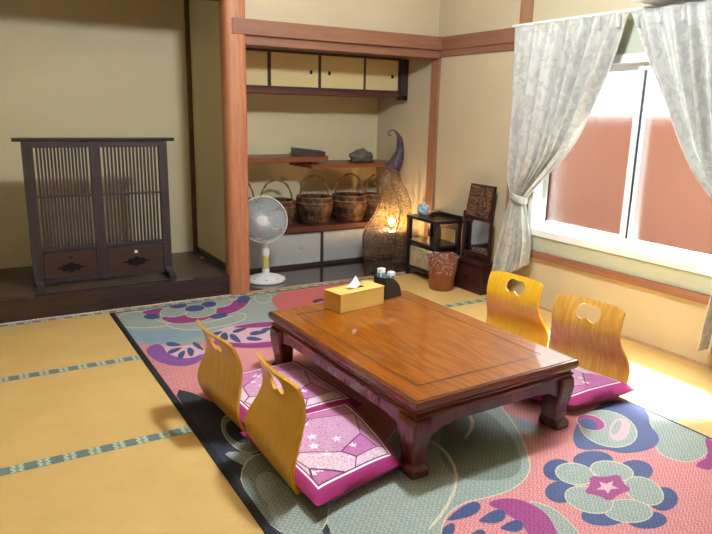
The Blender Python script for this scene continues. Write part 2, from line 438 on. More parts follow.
# timber of the room
bm = bmesh.new()
pr = []
for i in range(20):
    a = 2*PI*i/20; pr.append((1.575 + .078*math.copysign(abs(math.cos(a))**.6, math.cos(a)), YF+.022 + .07*math.copysign(abs(math.sin(a))**.6, math.sin(a))))
prism(bm, pr, 2, 0, ZC)
struct('trim_4', bm, 'pillar', 'round-edged cedar alcove pillar', True)
lz = lambda: None
struct('trim_5', B((1.545, XW, YF-.055, YF+.03, 1.745, 1.842), bev=.003), 'beam', 'reddish cedar lintel across the alcove')
struct('trim_6', B((1.64, XW, YF-.02, YF+.10, 1.688, 1.745)), 'beam', 'lighter strip under the lintel')
struct('trim_7', B((XW-.03, XW, 3.385, YF-.055, 1.745, 1.842), bev=.003), 'beam_y', 'cedar rail on the window wall')
struct('trim_8', B((XW-.018, XW, 3.385, YF-.02, 1.70, 1.745)), 'beam_y')
struct('trim_9', B((XW-.02, XW, 3.285, 3.385, 0, ZC)), 'post_z', 'cedar post beside the window')
struct('trim_10', B((XW-.022, XW, YF-.02, YF+.075, 0, 1.70)), 'post_z', 'cedar post where alcove meets window wall')
struct('trim_11', B((-.35, 1.50, YF-.02, YF+.07, 1.945, 2.05)), 'beam', 'cedar beam over the platform')
struct('trim_12', B((XP-.03, XP, YB-.03, YB, TZ, ZC)), 'dark_post', 'thin dark post in the platform corner')
struct('trim_13', B((XW-.02, XW, 1.56, 1.66, 0, ZC)), 'post_z')
struct('baseboard_partition', B((XP-.012, XP, YF+.07, YB-.03, TZ, TZ+.045)), 'black_lacq')
struct('baseboard_right', B((XW-.006, XW, 1.66, 3.285, 0, .016)), 'pale_wood')
struct('trim_14', B((XW-.03, XW, 1.66, 3.285, .338, .388), bev=.003), 'beam_y', 'reddish wooden rail under the window')
struct('trim_15', B((XW-.014, XW, 1.66, 3.285, .388, .49)), 'greyboard', 'grey-green board between window and rail')
struct('trim_16', B((XW-.014, XW, 1.66, 3.285, WZ1, 1.80)), 'greyboard')

# window
win = bpy.data.objects.new('window_1', None); COL.objects.link(win); win.location = (XW, 2.45, WZ0); win['kind'] = 'structure'
win['label'] = 'white aluminium sliding window with frosted panes'
def wpart(name, x0, x1, y0, y1, z0, z1, m, par=win, bev=.003):
    return obj(name, B((x0-XW, x1-XW, y0-2.45, y1-2.45, z0-WZ0, z1-WZ0), bev=bev), m, par)
wpart('frame_sill', XW-.03, XW+.1, WY0, WY1, WZ0, WZ0+.045, 'alu')
wpart('frame_head', XW-.03, XW+.1, WY0, WY1, WZ1-.05, WZ1, 'alu')
wpart('frame_jamb', XW-.03, XW+.1, WY1-.045, WY1, WZ0+.045, WZ1-.05, 'alu')
wpart('frame_jamb', XW-.03, XW+.1, WY0, WY0+.045, WZ0+.045, WZ1-.05, 'alu')
def sash(y0, y1, xc):
    s = bpy.data.objects.new('sash', None); COL.objects.link(s); s.parent = win
    z0, z1, w = WZ0+.045, WZ1-.05, .038
    a = (xc-.014, xc+.014)
    wpart('stile', *a, y0, y0+w, z0, z1, 'alu', s); wpart('stile', *a, y1-w, y1, z0, z1, 'alu', s)
    wpart('rail', *a, y0+w, y1-w, z0, z0+.05, 'alu', s); wpart('rail', *a, y0+w, y1-w, z1-w, z1, 'alu', s)
    wpart('gasket', xc-.006, xc+.006, y0+w, y0+w+.006, z0+.05, z1-w, 'rubber', s, 0); wpart('gasket', xc-.006, xc+.006, y1-w-.006, y1-w, z0+.05, z1-w, 'rubber', s, 0)
    wpart('pane', xc-.003, xc+.003, y0+w, y1-w, z0+.05, z1-w, 'glass', s, 0)
sash(2.42, WY1-.045, XW+.065); sash(WY0+.045, 2.46, XW+.03)
lt = wpart('latch', XW+.0, XW+.016, 2.425, 2.445, .92, .98, 'white')
wpart('latch_lever', XW-.012, XW+.002, 2.43, 2.44, .955, .99, 'white', lt)
# outside
struct('wall_added_dark_skin', B((XW+.1, XW+.112, YN, WY0, -.4, ZC+.3), (XW+.1, XW+.112, WY1, YB+.1, -.4, ZC+.3), (XW+.1, XW+.112, WY0, WY1, -.4, WZ0), (XW+.1, XW+.112, WY0, WY1, WZ1, ZC+.3)), 'bounce_stop')  # unseen dark layer added to stop sunlight bouncing onto the terracotta wall
struct('ground_outside', B((XW+.1, 12, -8, 14, -.5, -.4)), 'concrete')
struct('wall_neighbour', B((4.20, 4.34, -3, 9, -.4, 1.32)), 'terra', 'terracotta wall outside the window')

# ------------------------------------------------------------------ rug
RX0, RX1, RY0, RY1 = .678, 2.512, .35, 4.147
RZ = .006
rug = thing('floor_rug', 'pink woven rush rug with large navy and magenta flowers under the table', 'rug')
obj('weave', B((RX0+.028, RX1-.012, RY0+.02, RY1-.012, .0, RZ)), 'rug_pink', rug)
obj('border', B((RX0, RX0+.028, RY0, RY1, .0, RZ+.001), (RX1-.012, RX1, RY0, RY1, 0, RZ+.001), (RX0+.028, RX1-.012, RY1-.012, RY1, 0, RZ+.001), (RX0+.028, RX1-.012, RY0, RY0+.02, 0, RZ+.001)), 'rug_black', rug)
lay = [0]
def smooth_poly(p, k=2):
    for _ in range(k):
        q = []
        for a, b in zip(p, p[1:] + p[:1]):
            q.append((.75*a[0]+.25*b[0], .75*a[1]+.25*b[1])); q.append((.25*a[0]+.75*b[0], .25*a[1]+.75*b[1]))
        p = q
    return p
def clipv(p):
    return (min(max(p[0], RX0+.028), RX1-.012), min(max(p[1], RY0+.02), RY1-.012))
class Motif:
    def __init__(s): s.bm = bmesh.new(); s.mats = []; s.nl = 0
    def add(s, pts, mat):
        if mat not in s.mats: s.mats.append(mat)
        lay[0] += 1
        z = RZ + .0003 + .00002*lay[0]
        pts = [clipv(p) for p in pts]
        try: f = s.bm.faces.new([s.bm.verts.new((x, y, z)) for x, y in pts])
        except ValueError: return
        f.material_index = s.mats.index(mat); f.normal_update()
        if f.normal.z < 0: f.normal_flip()
    def poly(s, px, mat, k=2, edge=None):
        px = smooth_poly(px, k)
        if edge:
            cx = sum(p[0] for p in px)/len(px); cy = sum(p[1] for p in px)/len(px)
            n = len(px); o = []
            for i in range(n):
                a, b = px[i-1], px[(i+1) % n]; tx, ty = b[0]-a[0], b[1]-a[1]; L = math.hypot(tx, ty) or 1
                nx, ny = ty/L, -tx/L
                if (px[i][0]-cx)*nx + (px[i][1]-cy)*ny < 0: nx, ny = -nx, -ny
                o.append((px[i][0]+nx*edge, px[i][1]+ny*edge*.75))
            s.add([gp(*p, RZ) for p in o], 'rug_cream')
        s.add([gp(*p, RZ) for p in px], mat)
    def ell(s, cx, cy, rx, ry, mat, rot=0, edge=None, n=22, tear=0):
        r = math.radians(rot)
        def pts(k):
            o = []
            for i in range(n):
                a = 2*PI*i/n; x = (rx+k)*math.cos(a); y = (ry+k*.75)*math.sin(a)*(1 - tear*math.cos(a))
                o.append(gp(cx + x*math.cos(r) - y*math.sin(r), cy + x*math.sin(r) + y*math.cos(r), RZ))
            return o
        if edge: s.add(pts(edge), 'rug_cream')
        s.add(pts(0), mat)
    def star(s, cx, cy, rx, ry, mat, pts=5, inner=.62, rot=-90, k=1):
        o = []
        for i in range(pts*2):
            a = math.radians(rot) + PI*i/pts; f = 1 if i % 2 == 0 else inner
            o.append((cx + rx*f*math.cos(a), cy + ry*f*math.sin(a)))
        s.poly(o, mat, k)
    def done(s, name, label):
        bmesh.ops.triangulate(s.bm, faces=s.bm.faces)
        me = bpy.data.meshes.new(name); s.bm.to_mesh(me); s.bm.free()
        for m in s.mats: me.materials.append(M[m])
        o = bpy.data.objects.new(name, me); COL.objects.link(o); o.parent = rug; o['label'] = label
c7 = lambda L: [(440 + x/2.617, 380 + y/2.617) for x, y in L]
c8 = lambda L: [(100 + x/3.956, 290 + y/3.956) for x, y in L]
ca = lambda L: [(110 + x/2.967, 290 + y/2.967) for x, y in L]
# the round flower in front of the table
m = Motif()
for a in ((558, 470, 15, 11), (593, 460, 20, 9), (635, 471, 18, 11), (663, 499, 15, 12), (647, 520, 20, 9), (604, 516, 23, 10), (561, 492, 16, 11)): m.ell(*a, 'rug_navy')
for a in ((575, 474, 19, 10, 10), (612, 471, 21, 9, 10), (644, 491, 20, 12, 25), (628, 511, 24, 11, 5), (589, 500, 24, 12, 15)): m.ell(*a[:4], 'rug_grey', a[4], 1.3)
m.star(607, 487, 26, 15, 'rug_mag', 5, .66, -60); m.star(607, 487, 12, 7, 'rug_pale', 5, .45, -60, 0)
m.done('flower_motif', 'navy and grey round flower with magenta star')
# flower beside the right cushion
m = Motif()
m.poly(c7([(480, 52), (545, 58), (620, 95), (712, 145), (712, 182), (660, 218), (600, 205), (565, 185), (560, 110)]), 'rug_grey', 2, 1)
m.poly(c7([(345, 150), (360, 185), (430, 180), (480, 195), (560, 182), (578, 150), (548, 120), (545, 80), (490, 52), (430, 55), (400, 80), (360, 110)]), 'rug_navy', 2)
m.ell(440+440/2.617, 380+128/2.617, 29, 17, 'rug_grey', 15, 1.2)
m.ell(440+470/2.617, 380+130/2.617, 10, 12, 'rug_pale', 30); m.ell(440+462/2.617, 380+125/2.617, 4, 8, 'rug_grey', 30)
m.ell(440+395/2.617, 380+112/2.617, 14, 7, 'rug_mag', 15, 1); m.ell(440+388/2.617, 380+116/2.617, 9, 5, 'rug_navy', 15)
m.poly(c7([(690, 148), (712, 155), (730, 200), (712, 238), (680, 232), (665, 222), (705, 200)]), 'rug_mag', 1)
m.poly(c7([(130, 88), (200, 92), (275, 132), (250, 148), (190, 132), (140, 112)]), 'rug_grey', 2); m.poly(c7([(190, 100), (240, 112), (255, 130), (215, 125)]), 'rug_blue', 2)
m.done('flower_motif', 'navy and grey flower beside the cushion')
# leaf and teardrops at the near edge
m = Motif()
m.poly(c7([(215, 312), (300, 335), (360, 395), (400, 460), (300, 460), (290, 370)]), 'rug_grey', 2, 1)
m.poly(c7([(115, 322), (180, 306), (245, 325), (295, 365), (325, 460), (240, 440), (225, 385), (165, 345)]), 'rug_mag', 2)
for a in ((62, 347, 48, 15, -25), (137, 360, 36, 15, -15), (188, 384, 30, 14, -8), (20, 398, 16, 24, 20), (95, 410, 26, 14, -15), (150, 425, 26, 12, 10)): m.ell(440+a[0]/2.617, 380+a[1]/2.617, a[2]/2.617, a[3]/2.617, 'rug_navy', a[4], None, 22, -.5)
m.done('leaf_motif', 'magenta leaf with navy teardrops')
# green cloud under the front edge of the table
m = Motif()
m.poly([(395, 430), (420, 402), (455, 388), (490, 395), (515, 425), (528, 455), (530, 474), (512, 490), (485, 498), (462, 502), (440, 520), (440, 560), (330, 560), (300, 534), (330, 490), (370, 470)], 'rug_grey', 2, 1.5)
m.poly([(440, 425), (470, 405), (500, 420), (522, 455), (520, 476), (490, 482), (455, 478), (440, 460)], 'rug_dark', 2)
m.poly([(430, 440), (446, 449), (458, 470), (457, 490), (446, 512), (430, 530), (428, 529), (443, 510), (454, 489), (455, 470), (443, 451), (430, 443)], 'rug_cream', 1)
m.poly([(455, 402), (470, 412), (476, 425), (466, 440), (464, 438), (472, 425), (467, 414), (454, 405)], 'rug_cream', 1)
m.done('cloud_motif', 'grey-green cloud shapes with cream outline')
# dark ground by the left chairs, their shade included in the ink colour
m = Motif()
m.poly([(172, 388), (200, 395), (262, 430), (330, 520), (330, 560), (262, 560), (215, 470), (190, 420)], 'rug_ink', 1)
m.ell(243, 433, 24, 16, 'rug_dark', 40, 1); m.ell(238, 432, 14, 9, 'rug_ink', 40)
m.poly([(222, 452), (250, 452), (262, 462), (262, 474), (235, 462)], 'rug_grey', 1)
m.ell(285, 495, 50, 33, 'rug_dark', 42, 1.5); m.poly([(262, 500), (290, 490), (330, 534), (310, 560), (285, 540)], 'rug_grey', 2)
m.poly([(255, 475), (272, 470), (300, 500), (275, 510), (258, 495)], 'rug_grey', 2)
m.done('cloud_motif', 'ink-blue ground with chair shade in its colour, and grey rounds')
# peony at the far end
m = Motif()
m.poly([(112, 316), (140, 308), (270, 290), (300, 300), (280, 320), (240, 330), (200, 345), (150, 345), (128, 342)], 'rug_grey', 1)
m.poly(c8([(100, 160), (150, 165), (240, 160), (390, 155), (405, 185), (330, 205), (140, 212)]), 'rug_blue', 1)
m.poly(c8([(65, 110), (115, 88), (185, 88), (200, 115), (290, 140), (180, 150), (95, 148)]), 'rug_grey', 2, 1)
m.poly(c8([(250, 130), (400, 138), (520, 105), (570, 90), (580, 115), (500, 140), (380, 160), (290, 152)]), 'rug_grey', 2, 1)
m.poly(c8([(160, 88), (240, 68), (262, 85), (250, 100), (180, 98)]), 'rug_mag', 1, .7)
m.ell(100+205/3.956, 290+106/3.956, 8, 2.8, 'rug_navy', 0)
m.poly(c8([(235, 108), (300, 100), (400, 98), (475, 78), (440, 112), (380, 128), (310, 136), (260, 126)]), 'rug_mag', 2, .7)
m.poly(c8([(450, 75), (545, 35), (595, 28), (585, 60), (530, 92), (465, 102)]), 'rug_mag', 2, .7)
m.ell(100+568/3.956, 290+38/3.956, 7, 3.5, 'rug_navy', -10); m.ell(100+470/3.956, 290+104/3.956, 9, 2.5, 'rug_navy', -8)
m.ell(100+290/3.956, 290+88/3.956, 13, 4.5, 'rug_grey', -5, .8); m.ell(100+400/3.956, 290+90/3.956, 15, 4.5, 'rug_grey', -8, .8); m.ell(100+475/3.956, 290+50/3.956, 12, 4.5, 'rug_grey', -5, .8)
m.ell(100+310/3.956, 290+63/3.956, 9, 2.8, 'rug_navy', -5, .5); m.ell(100+430/3.956, 290+58/3.956, 8, 3, 'rug_navy', -5, .5); m.ell(100+375/3.956, 290+74/3.956, 10, 3.2, 'rug_navy', -5, .5); m.ell(100+368/3.956, 290+48/3.956, 10, 2.2, 'rug_blue', -5, .5)
m.ell(100+645/3.956, 290+32/3.956, 8, 5, 'rug_grey', 0, .8)
m.done('flower_motif', 'layered peony in grey, magenta and navy')
m = Motif()
m.poly(ca([(100, 178), (138, 158), (178, 172), (262, 160), (282, 172), (278, 205), (235, 226), (185, 226), (130, 208)]), 'rug_pale', 2)
m.poly(ca([(100, 178), (138, 158), (160, 168), (165, 185), (195, 200), (240, 205), (282, 186), (278, 207), (235, 227), (185, 227), (130, 209)]), 'rug_purple', 2)
for a in ((188, 162, 22, 6, 5), (192, 180, 22, 6, -20), (213, 192, 14, 8, -50), (240, 184, 10, 13, -20), (262, 168, 20, 6, 35)): m.ell(110+a[0]/2.967, 290+a[1]/2.967, a[2]/2.967, a[3]/2.967, 'rug_navy', a[4], None, 18, .35)
m.done('leaf_motif', 'purple leaf with navy teardrops by the amber chair')
m = Motif()
m.poly(ca([(285, 132), (350, 108), (430, 98), (500, 95), (500, 168), (380, 168), (310, 160)]), 'rug_pale', 2)
m.poly(ca([(290, 148), (340, 156), (420, 160), (500, 150), (500, 172), (380, 172), (310, 164)]), 'rug_mag', 2)
m.poly(ca([(350, 112), (430, 98), (500, 94), (500, 108), (420, 114)]), 'rug_mag', 2)
tears = ((188, 162, 22, 6, 5), (192, 180, 22, 6, -20), (213, 192, 14, 8, -50), (240, 184, 10, 13, -20), (262, 168, 20, 6, 35), (312, 132, 24, 6, -20), (340, 140, 12, 12, 40), (372, 145, 20, 8, 35), (428, 146, 24, 6, 5), (440, 128, 26, 6, -8), (385, 120, 22, 5, -15), (465, 118, 18, 5, -15))
def tear(a): m.ell(110+a[0]/2.967, 290+a[1]/2.967, a[2]/2.967, a[3]/2.967, 'rug_navy', a[4], None, 18, .35)
for a in tears[5:]: tear(a)
m.done('leaf_motif', 'purple leaves with navy teardrops at the far end')
m = Motif()
m.poly([(270, 296), (300, 290), (420, 275), (440, 280), (420, 300), (330, 316), (290, 318), (275, 308)], 'rug_coral', 1)
m.poly([(312, 301), (320, 298.5), (328, 300), (320, 301.5), (314, 304)], 'rug_ink', 1)
m.done('ground_patch', 'coral patch of the rug ground')

# ------------------------------------------------------------------ low table
TW, TL, TH = .838, 1.20, .31
tab = thing('low_table', 'low lacquered wooden table with honey-brown top and curved dark legs', 'table', (1.641, 2.267, RZ), math.radians(1.6))
hx, hy = TW/2, TL/2; zt = TH - RZ
def loop(s, z): return [(-hx+s, -hy+s, z), (hx-s, -hy+s, z), (hx-s, hy-s, z), (-hx+s, hy-s, z)]
bm = bmesh.new()
rings(bm, [loop(.055, zt-.078), loop(.016, zt-.078), loop(.010, zt-.062), loop(.020, zt-.055), loop(.020, zt-.048), loop(.006, zt-.040), loop(.0, zt-.028), loop(.0, zt-.012), loop(.004, zt-.004), loop(.012, zt-.0015), loop(.06, zt-.0015)])
obj('edge_moulding', bm, 'tbl_edge', tab)
fw = .095
for (x0, x1, y0, y1) in ((-hx+.012, -hx+fw, -hy+.012, hy-.012), (hx-fw, hx-.012, -hy+.012, hy-.012), (-hx+fw, hx-fw, -hy+.012, -hy+fw+.02), (-hx+fw, hx-fw, hy-fw-.02, hy-.012)):
    obj('frame_board', B((x0, x1, y0, y1, zt-.012, zt)), 'tbl_top', tab)
obj('centre_panel', B((-hx+fw+.004, hx-fw-.004, -hy+fw+.024, hy-fw-.024, zt-.012, zt-.0004)), 'tbl_top', tab)
bm = B((-hx+fw-.002, -hx+fw+.003, -hy+fw+.018, hy-fw-.018, zt-.01, zt+.0004), (hx-fw-.003, hx-fw+.002, -hy+fw+.018, hy-fw-.018, zt-.01, zt+.0004), (-hx+fw, hx-fw, -hy+fw+.018, -hy+fw+.023, zt-.01, zt+.0004), (-hx+fw, hx-fw, hy-fw-.023, hy-fw-.018, zt-.01, zt+.0004))
obj('inlay_line', bm, 'inlay', tab)
bm = B((-hx+.011, -hx+.0135, -hy+.011, hy-.011, zt-.01, zt+.0003), (hx-.0135, hx-.011, -hy+.011, hy-.011, zt-.01, zt+.0003), (-hx+.011, hx-.011, -hy+.011, -hy+.0135, zt-.01, zt+.0003), (-hx+.011, hx-.011, hy-.0135, hy-.011, zt-.01, zt+.0003))
obj('inlay_line', bm, 'inlay', tab)
za = zt - .078
def apron(L):
    h = L/2 - .06; p = [(-h, 0), (h, 0), (h, -.085)]
    q = [(h-.03, -.080), (h-.06, -.062), (h-.085, -.048), (h-.11, -.050), (h-.13, -.042)]
    return p + q + [(-x, z) for x, z in q[::-1]] + [(-h, -.085)]
for s in (-1, 1):
    bm = bmesh.new(); prism(bm, [(x, za+z) for x, z in apron(TW)], 1, s*(hy-.03)-.011, s*(hy-.03)+.011); obj('apron', bm, 'tbl_leg', tab)
    bm = bmesh.new(); prism(bm, [(x, za+z) for x, z in apron(TL)], 0, s*(hx-.03)-.011, s*(hx-.03)+.011); obj('apron', bm, 'tbl_leg', tab)
prof = [(0, .96, 0), (.004, 1.0, 0), (.024, 1.0, 0), (.032, .93, 0), (.040, .80, -.004), (.050, .78, -.005), (.075, .84, -.004), (.11, .92, -.002), (.15, .99, .001), (.185, 1.03, .003), (za-.006, 1.0, .002), (za, .98, 0)]
for sx in (-1, 1):
    for sy in (-1, 1):
        bm = bmesh.new(); rs = []
        for z, k, o in prof:
            ax, ay = .040*k, .053*k
            cx, cy = sx*(hx-.047+o), sy*(hy-.060+o)
            rs.append([(cx+a*ax, cy+b*ay, z) for a, b in ((-1, -.84), (-.8, -1), (.8, -1), (1, -.84), (1, .84), (.8, 1), (-.8, 1), (-1, .84))])
        rings(bm, rs); obj('leg', bm, 'tbl_leg', tab, True)

# ------------------------------------------------------------------ legless chairs
def bez(p, n):
    """Catmull-Rom through the points"""
    out = []; P_ = [p[0]] + p + [p[-1]]
    for i in range(1, len(P_)-2):
        for k in range(n):
            t = k/n; a, b, c, d = P_[i-1], P_[i], P_[i+1], P_[i+2]
            out.append(tuple(.5*((2*b[j]) + (-a[j]+c[j])*t + (2*a[j]-5*b[j]+4*c[j]-d[j])*t*t + (-a[j]+3*b[j]-3*c[j]+d[j])*t**3) for j in range(len(b))))
    out.append(tuple(p[-1])); return out
ZP = bez([(.37, .012), (.26, .012), (.14, .010), (.06, .012), (.018, .045), (.004, .10), (.013, .155), (.038, .215), (.054, .275), (.050, .33), (.036, .375), (.018, .412)], 5)
def arc_at(s):
    f = s * (len(ZP)-1); i = min(int(f), len(ZP)-2); t = f-i
    return ZP[i][0]*(1-t)+ZP[i+1][0]*t, ZP[i][1]*(1-t)+ZP[i+1][1]*t
def zsurf(s, t):
    if s > .80: s = .80 + (s-.80)*(1 - .22*abs(t)**7)
    x, z = arc_at(s)
    w = .218
    if z > .10:
        q = max(0, min(1, (z-.10)/.18)); w = .218 - .040*q*q*(3-2*q)
    k = max(0, min(1, (z-.12)/.3)); x2 = x + .022*k*(t*t-.3)
    w *= 1 - .28*max(0, min(1, (x-.012)/.05))*(1 if z < .04 else 0)
    return Vector((x2, t*w, z))
def zaisu_mesh():
    bm = bmesh.new(); NS, NTT = 66, 24; g = {}
    s_of = lambda i: i/NS
    t_of = lambda j: -1 + 2*j/NTT
    i0, i1, j0, j1 = 51, 62, 5, 19
    for i in range(NS+1):
        for j in range(NTT+1):
            if not (i0 < i < i1 and j0 < j < j1): g[i, j] = bm.verts.new(zsurf(s_of(i), t_of(j)))
    for i in range(NS):
        for j in range(NTT):
            if not (i0 <= i < i1 and j0 <= j < j1): bm.faces.new((g[i, j], g[i, j+1], g[i+1, j+1], g[i+1, j]))
    bd = [(i0, j) for j in range(j0, j1)] + [(i, j1) for i in range(i0, i1)] + [(i1, j) for j in range(j1, j0, -1)] + [(i, j0) for i in range(i1, i0, -1)]
    cs, ct = s_of((i0+i1)/2), 0.0
    def hole(a):
        c, s = math.cos(a), math.sin(a)
        r = .027 + .034*c*c + .006*math.cos(2*a+.8)
        if s < 0: r -= .003*math.exp(-((a + PI/2)/.42)**2)
        if s > 0: r += .011*s + .004*math.cos(a)
        return r*c/.18 , r*s/.46
    prev = [g[k] for k in bd]
    for q in (.35, .7, 1.0):
        cur = []
        for (i, j) in bd:
            ds, dt = s_of(i)-cs, t_of(j)-ct; a = math.atan2(ds*.40, dt*.18); ht, hs = hole(a)
            cur.append(bm.verts.new(zsurf(cs + ds*(1-q) + hs*q, ct + dt*(1-q) + ht*q)))
        for k in range(len(bd)):
            l = (k+1) % len(bd); bm.faces.new((prev[k], prev[l], cur[l], cur[k]))
        prev = cur
    bmesh.ops.recalc_face_normals(bm, faces=bm.faces)
    bmesh.ops.solidify(bm, geom=bm.faces[:], thickness=.011)
    me = bpy.data.meshes.new('shell'); bmesh.ops.recalc_face_normals(bm, faces=bm.faces); bm.to_mesh(me); bm.free()
    mn = min(v.co.z for v in me.vertices)
    for v in me.vertices: v.co.z -= mn
    return me
ZME = zaisu_mesh()
chairs = [
    (.805, 2.432, 3, 'zaisu_a', 'amber plywood legless chair beside the far end of the table, back to the tatami'),
    (.815, 1.945, -1, 'zaisu_b', 'golden plywood legless chair by the table corner next to the open tatami'),
    (2.555, 2.515, 186, 'zaisu_b', 'bright yellow plywood legless chair in front of the tied curtain'),
    (2.530, 2.000, 190, 'zaisu_c', 'worn honey plywood legless chair under the window rail, cushion corner jutting out')]
for x, y, a, mt, lb in chairs:
    z0 = RZ + .001 if x < 2 else RZ + .001
    c = thing('legless_chair', lb, 'chair', (x, y, z0), math.radians(a), 'legless chairs at the low table')
    me = ZME.copy(); me.materials.clear(); me.materials.append(M[mt])
    if mt == 'zaisu_a':                       # this one is bent further back
        for v in me.vertices: v.co.x -= .055*max(0, v.co.z-.06)/.35; v.co.z *= .985
    obj('shell', me, mt, c, True)
# zabuton cushions
def cushion_mesh(squash=0):
    """squash: side (-1 / +1 along the width) whose table corner is pressed in by the table leg"""
    bm = bmesh.new(); n = 26; a, b, T = .252, .290, .036; uvl = bm.loops.layers.uv.new('print'); par = {}
    def pt(i, j, s):
        u, v = -1+2*i/n, -1+2*j/n
        h = (max(0, 1-abs(u)**5)*max(0, 1-abs(v)**5))**.33
        pin = 1 - .045*(1-abs(v)**2)*abs(u)**6; pin2 = 1 - .045*(1-abs(u)**2)*abs(v)**6
        w = noise.noise(Vector((u*2.2, v*2.2, 3.1)))*.004*h
        x, y = u*a*pin, v*b*pin2
        if squash:
            q = max(0, (1+squash*v)/2)**1.5; r = (u+1)/2
            x -= .115*q*r; y -= squash*.06*q*r
        return (x, y, .036 + s*T*h + (w if s > 0 else 0) + (.006*(abs(u*v))**6 if s > 0 else 0))
    for s in (1, -1):
        vv = [[bm.verts.new(pt(i, j, s)) for j in range(n+1)] for i in range(n+1)]
        for i in range(n):
            for j in range(n):
                c4 = ((i, j), (i+1, j), (i+1, j+1), (i, j+1)); c4 = c4 if s > 0 else c4[::-1]
                f = bm.faces.new([vv[p][q] for p, q in c4])
                for lp_, (p, q) in zip(f.loops, c4): lp_[uvl].uv = (p/n, q/n)
    bmesh.ops.remove_doubles(bm, verts=bm.verts, dist=1e-5)
    me = bpy.data.meshes.new('cushion'); bm.to_mesh(me); bm.free(); me.materials.append(M['cushion'])
    for p in me.polygons: p.use_smooth = True
    return me
for x, y, a, sq, lb in ((1.082, 2.45, 4, 0, 'magenta patchwork floor cushion on the amber chair, far half in table shade'),
                    (1.075, 1.925, 4, -1, 'magenta patchwork floor cushion on the golden chair, white border line in full light'),
                    (2.25, 2.53, 185, 0, 'magenta floor cushion on the bright yellow chair, mostly under the table'),
                    (2.262, 1.985, 187, 1, 'magenta floor cushion with white border on the worn honey chair')):
    o = bpy.data.objects.new('floor_cushion', cushion_mesh(sq)); COL.objects.link(o); o.location = (x, y, .019); o.rotation_euler.z = math.radians(a)
    tag(o, lb, 'cushion', 'floor cushions on the legless chairs')

# ------------------------------------------------------------------ things on the table
tz = TH + .0006
bx = thing('tissue_box', 'pale wooden tissue box with a tissue peaking out of its top', 'tissue box', (1.632, 2.742, tz), math.radians(10))
obj('box', B((-.145, .145, -.065, .065, 0, .094), bev=.002), 'boxwood', bx)
obj('lid_rim', B((-.147, .147, -.067, .067, .090, .0955), bev=.001), 'boxwood', bx)
obj('slot', B((-.05, .055, -.016, .016,   .0945, .0959)), 'slot', bx)
bm = bmesh.new(); rs = []
for k, (z, r) in enumerate(((.094, .030), (.104, .038), (.114, .029), (.130, .018), (.145, .008), (.157, .001))):
    rs.append([(r*1.05*math.cos(a)*(1+.18*math.sin(3*a+k)) - .008 + .012*(z-.09)/.06, r*.5*math.sin(a)*(1+.25*math.cos(4*a+k*.7)), z) for a in (2*PI*i/20 for i in range(20))])
rings(bm, rs); obj('tissue', bm, 'tissue', bx, True)
# arched black caddy and two little packs
cy = thing('arched_caddy', 'black quarter-round caddy behind the tissue box', 'caddy', (1.882, 2.815, tz), math.radians(12))
arc = [(-.062, 0), (.062, 0)] + [(-.062+.124*math.cos(a), .118*math.sin(a)) for a in (PI/2*i/10 for i in range(1, 11))]
for y0, y1 in ((-.045, -.038), (.038, .045)):
    bm = bmesh.new(); prism(bm, arc, 1, y0, y1); obj('side_panel', bm, 'blackpl', cy)
obj('tray', B((-.062, .062, -.038, .038, 0, .006)), 'blackpl', cy); obj('back_panel', B((-.062, -.057, -.038, .038, .006, .113)), 'blackpl', cy)
for k, (dx, dy, h, lb) in enumerate(((-.034, .018, .150, 'taller white pack with blue print standing in the black caddy'), (.004, -.018, .132, 'shorter white pack with blue print standing in the black caddy'))):
    p = thing('small_pack', lb, 'pack', (1.882+dx*.978-dy*.208, 2.815+dx*.208+dy*.978, tz+.0065), math.radians(12), 'white packs in the caddy')
    obj('body', B((-.018, .018, -.0145, .0145, 0, h), bev=.003), 'white', p); obj('print', B((-.013, .013, -.0151, -.014, h*.60, h*.85), (-.0186, -.0175, -.010, .010, h*.60, h*.85)), 'printblue', p)

# ------------------------------------------------------------------ lattice screen on the platform
YS = 4.46; z0 = TZ
scx = .722
sc = thing('lattice_screen', 'dark wooden standing screen with slatted panels above two small drawers', 'screen', (scx, YS, z0))
L_, R_ = .289-scx, 1.160-scx
def sp(name, x0, x1, y0, y1, za_, zb, m='screen', par=sc, bev=.002): return obj(name, B((x0, x1, y0, y1, za_-z0, zb-z0), bev=bev), m, par)
bm = bmesh.new(); prism(bm, [(-.03, 1.078-z0), (.03, 1.078-z0), (.03, 1.072-z0), (.022, 1.056-z0), (-.022, 1.056-z0), (-.03, 1.072-z0)], 0, L_-.048, R_+.048); obj('top_ledge', bm, 'screen', sc)
for x0, x1 in ((L_, L_+.062), (R_-.056, R_), (-.04+ (.712-scx), .025+(.712-scx))):
    sp('stile', x0, x1, -.019, .019, .155, 1.056, 'screen_z')
for a, b in ((1.018, 1.056), (.712, .724), (.365, .392), (.160, .192)):
    cx = .712-scx
    sp('rail', L_+.062, cx-.04, -.016, .016, a, b); sp('rail', cx+.025, R_-.056, -.016, .016, a, b)
slat = None
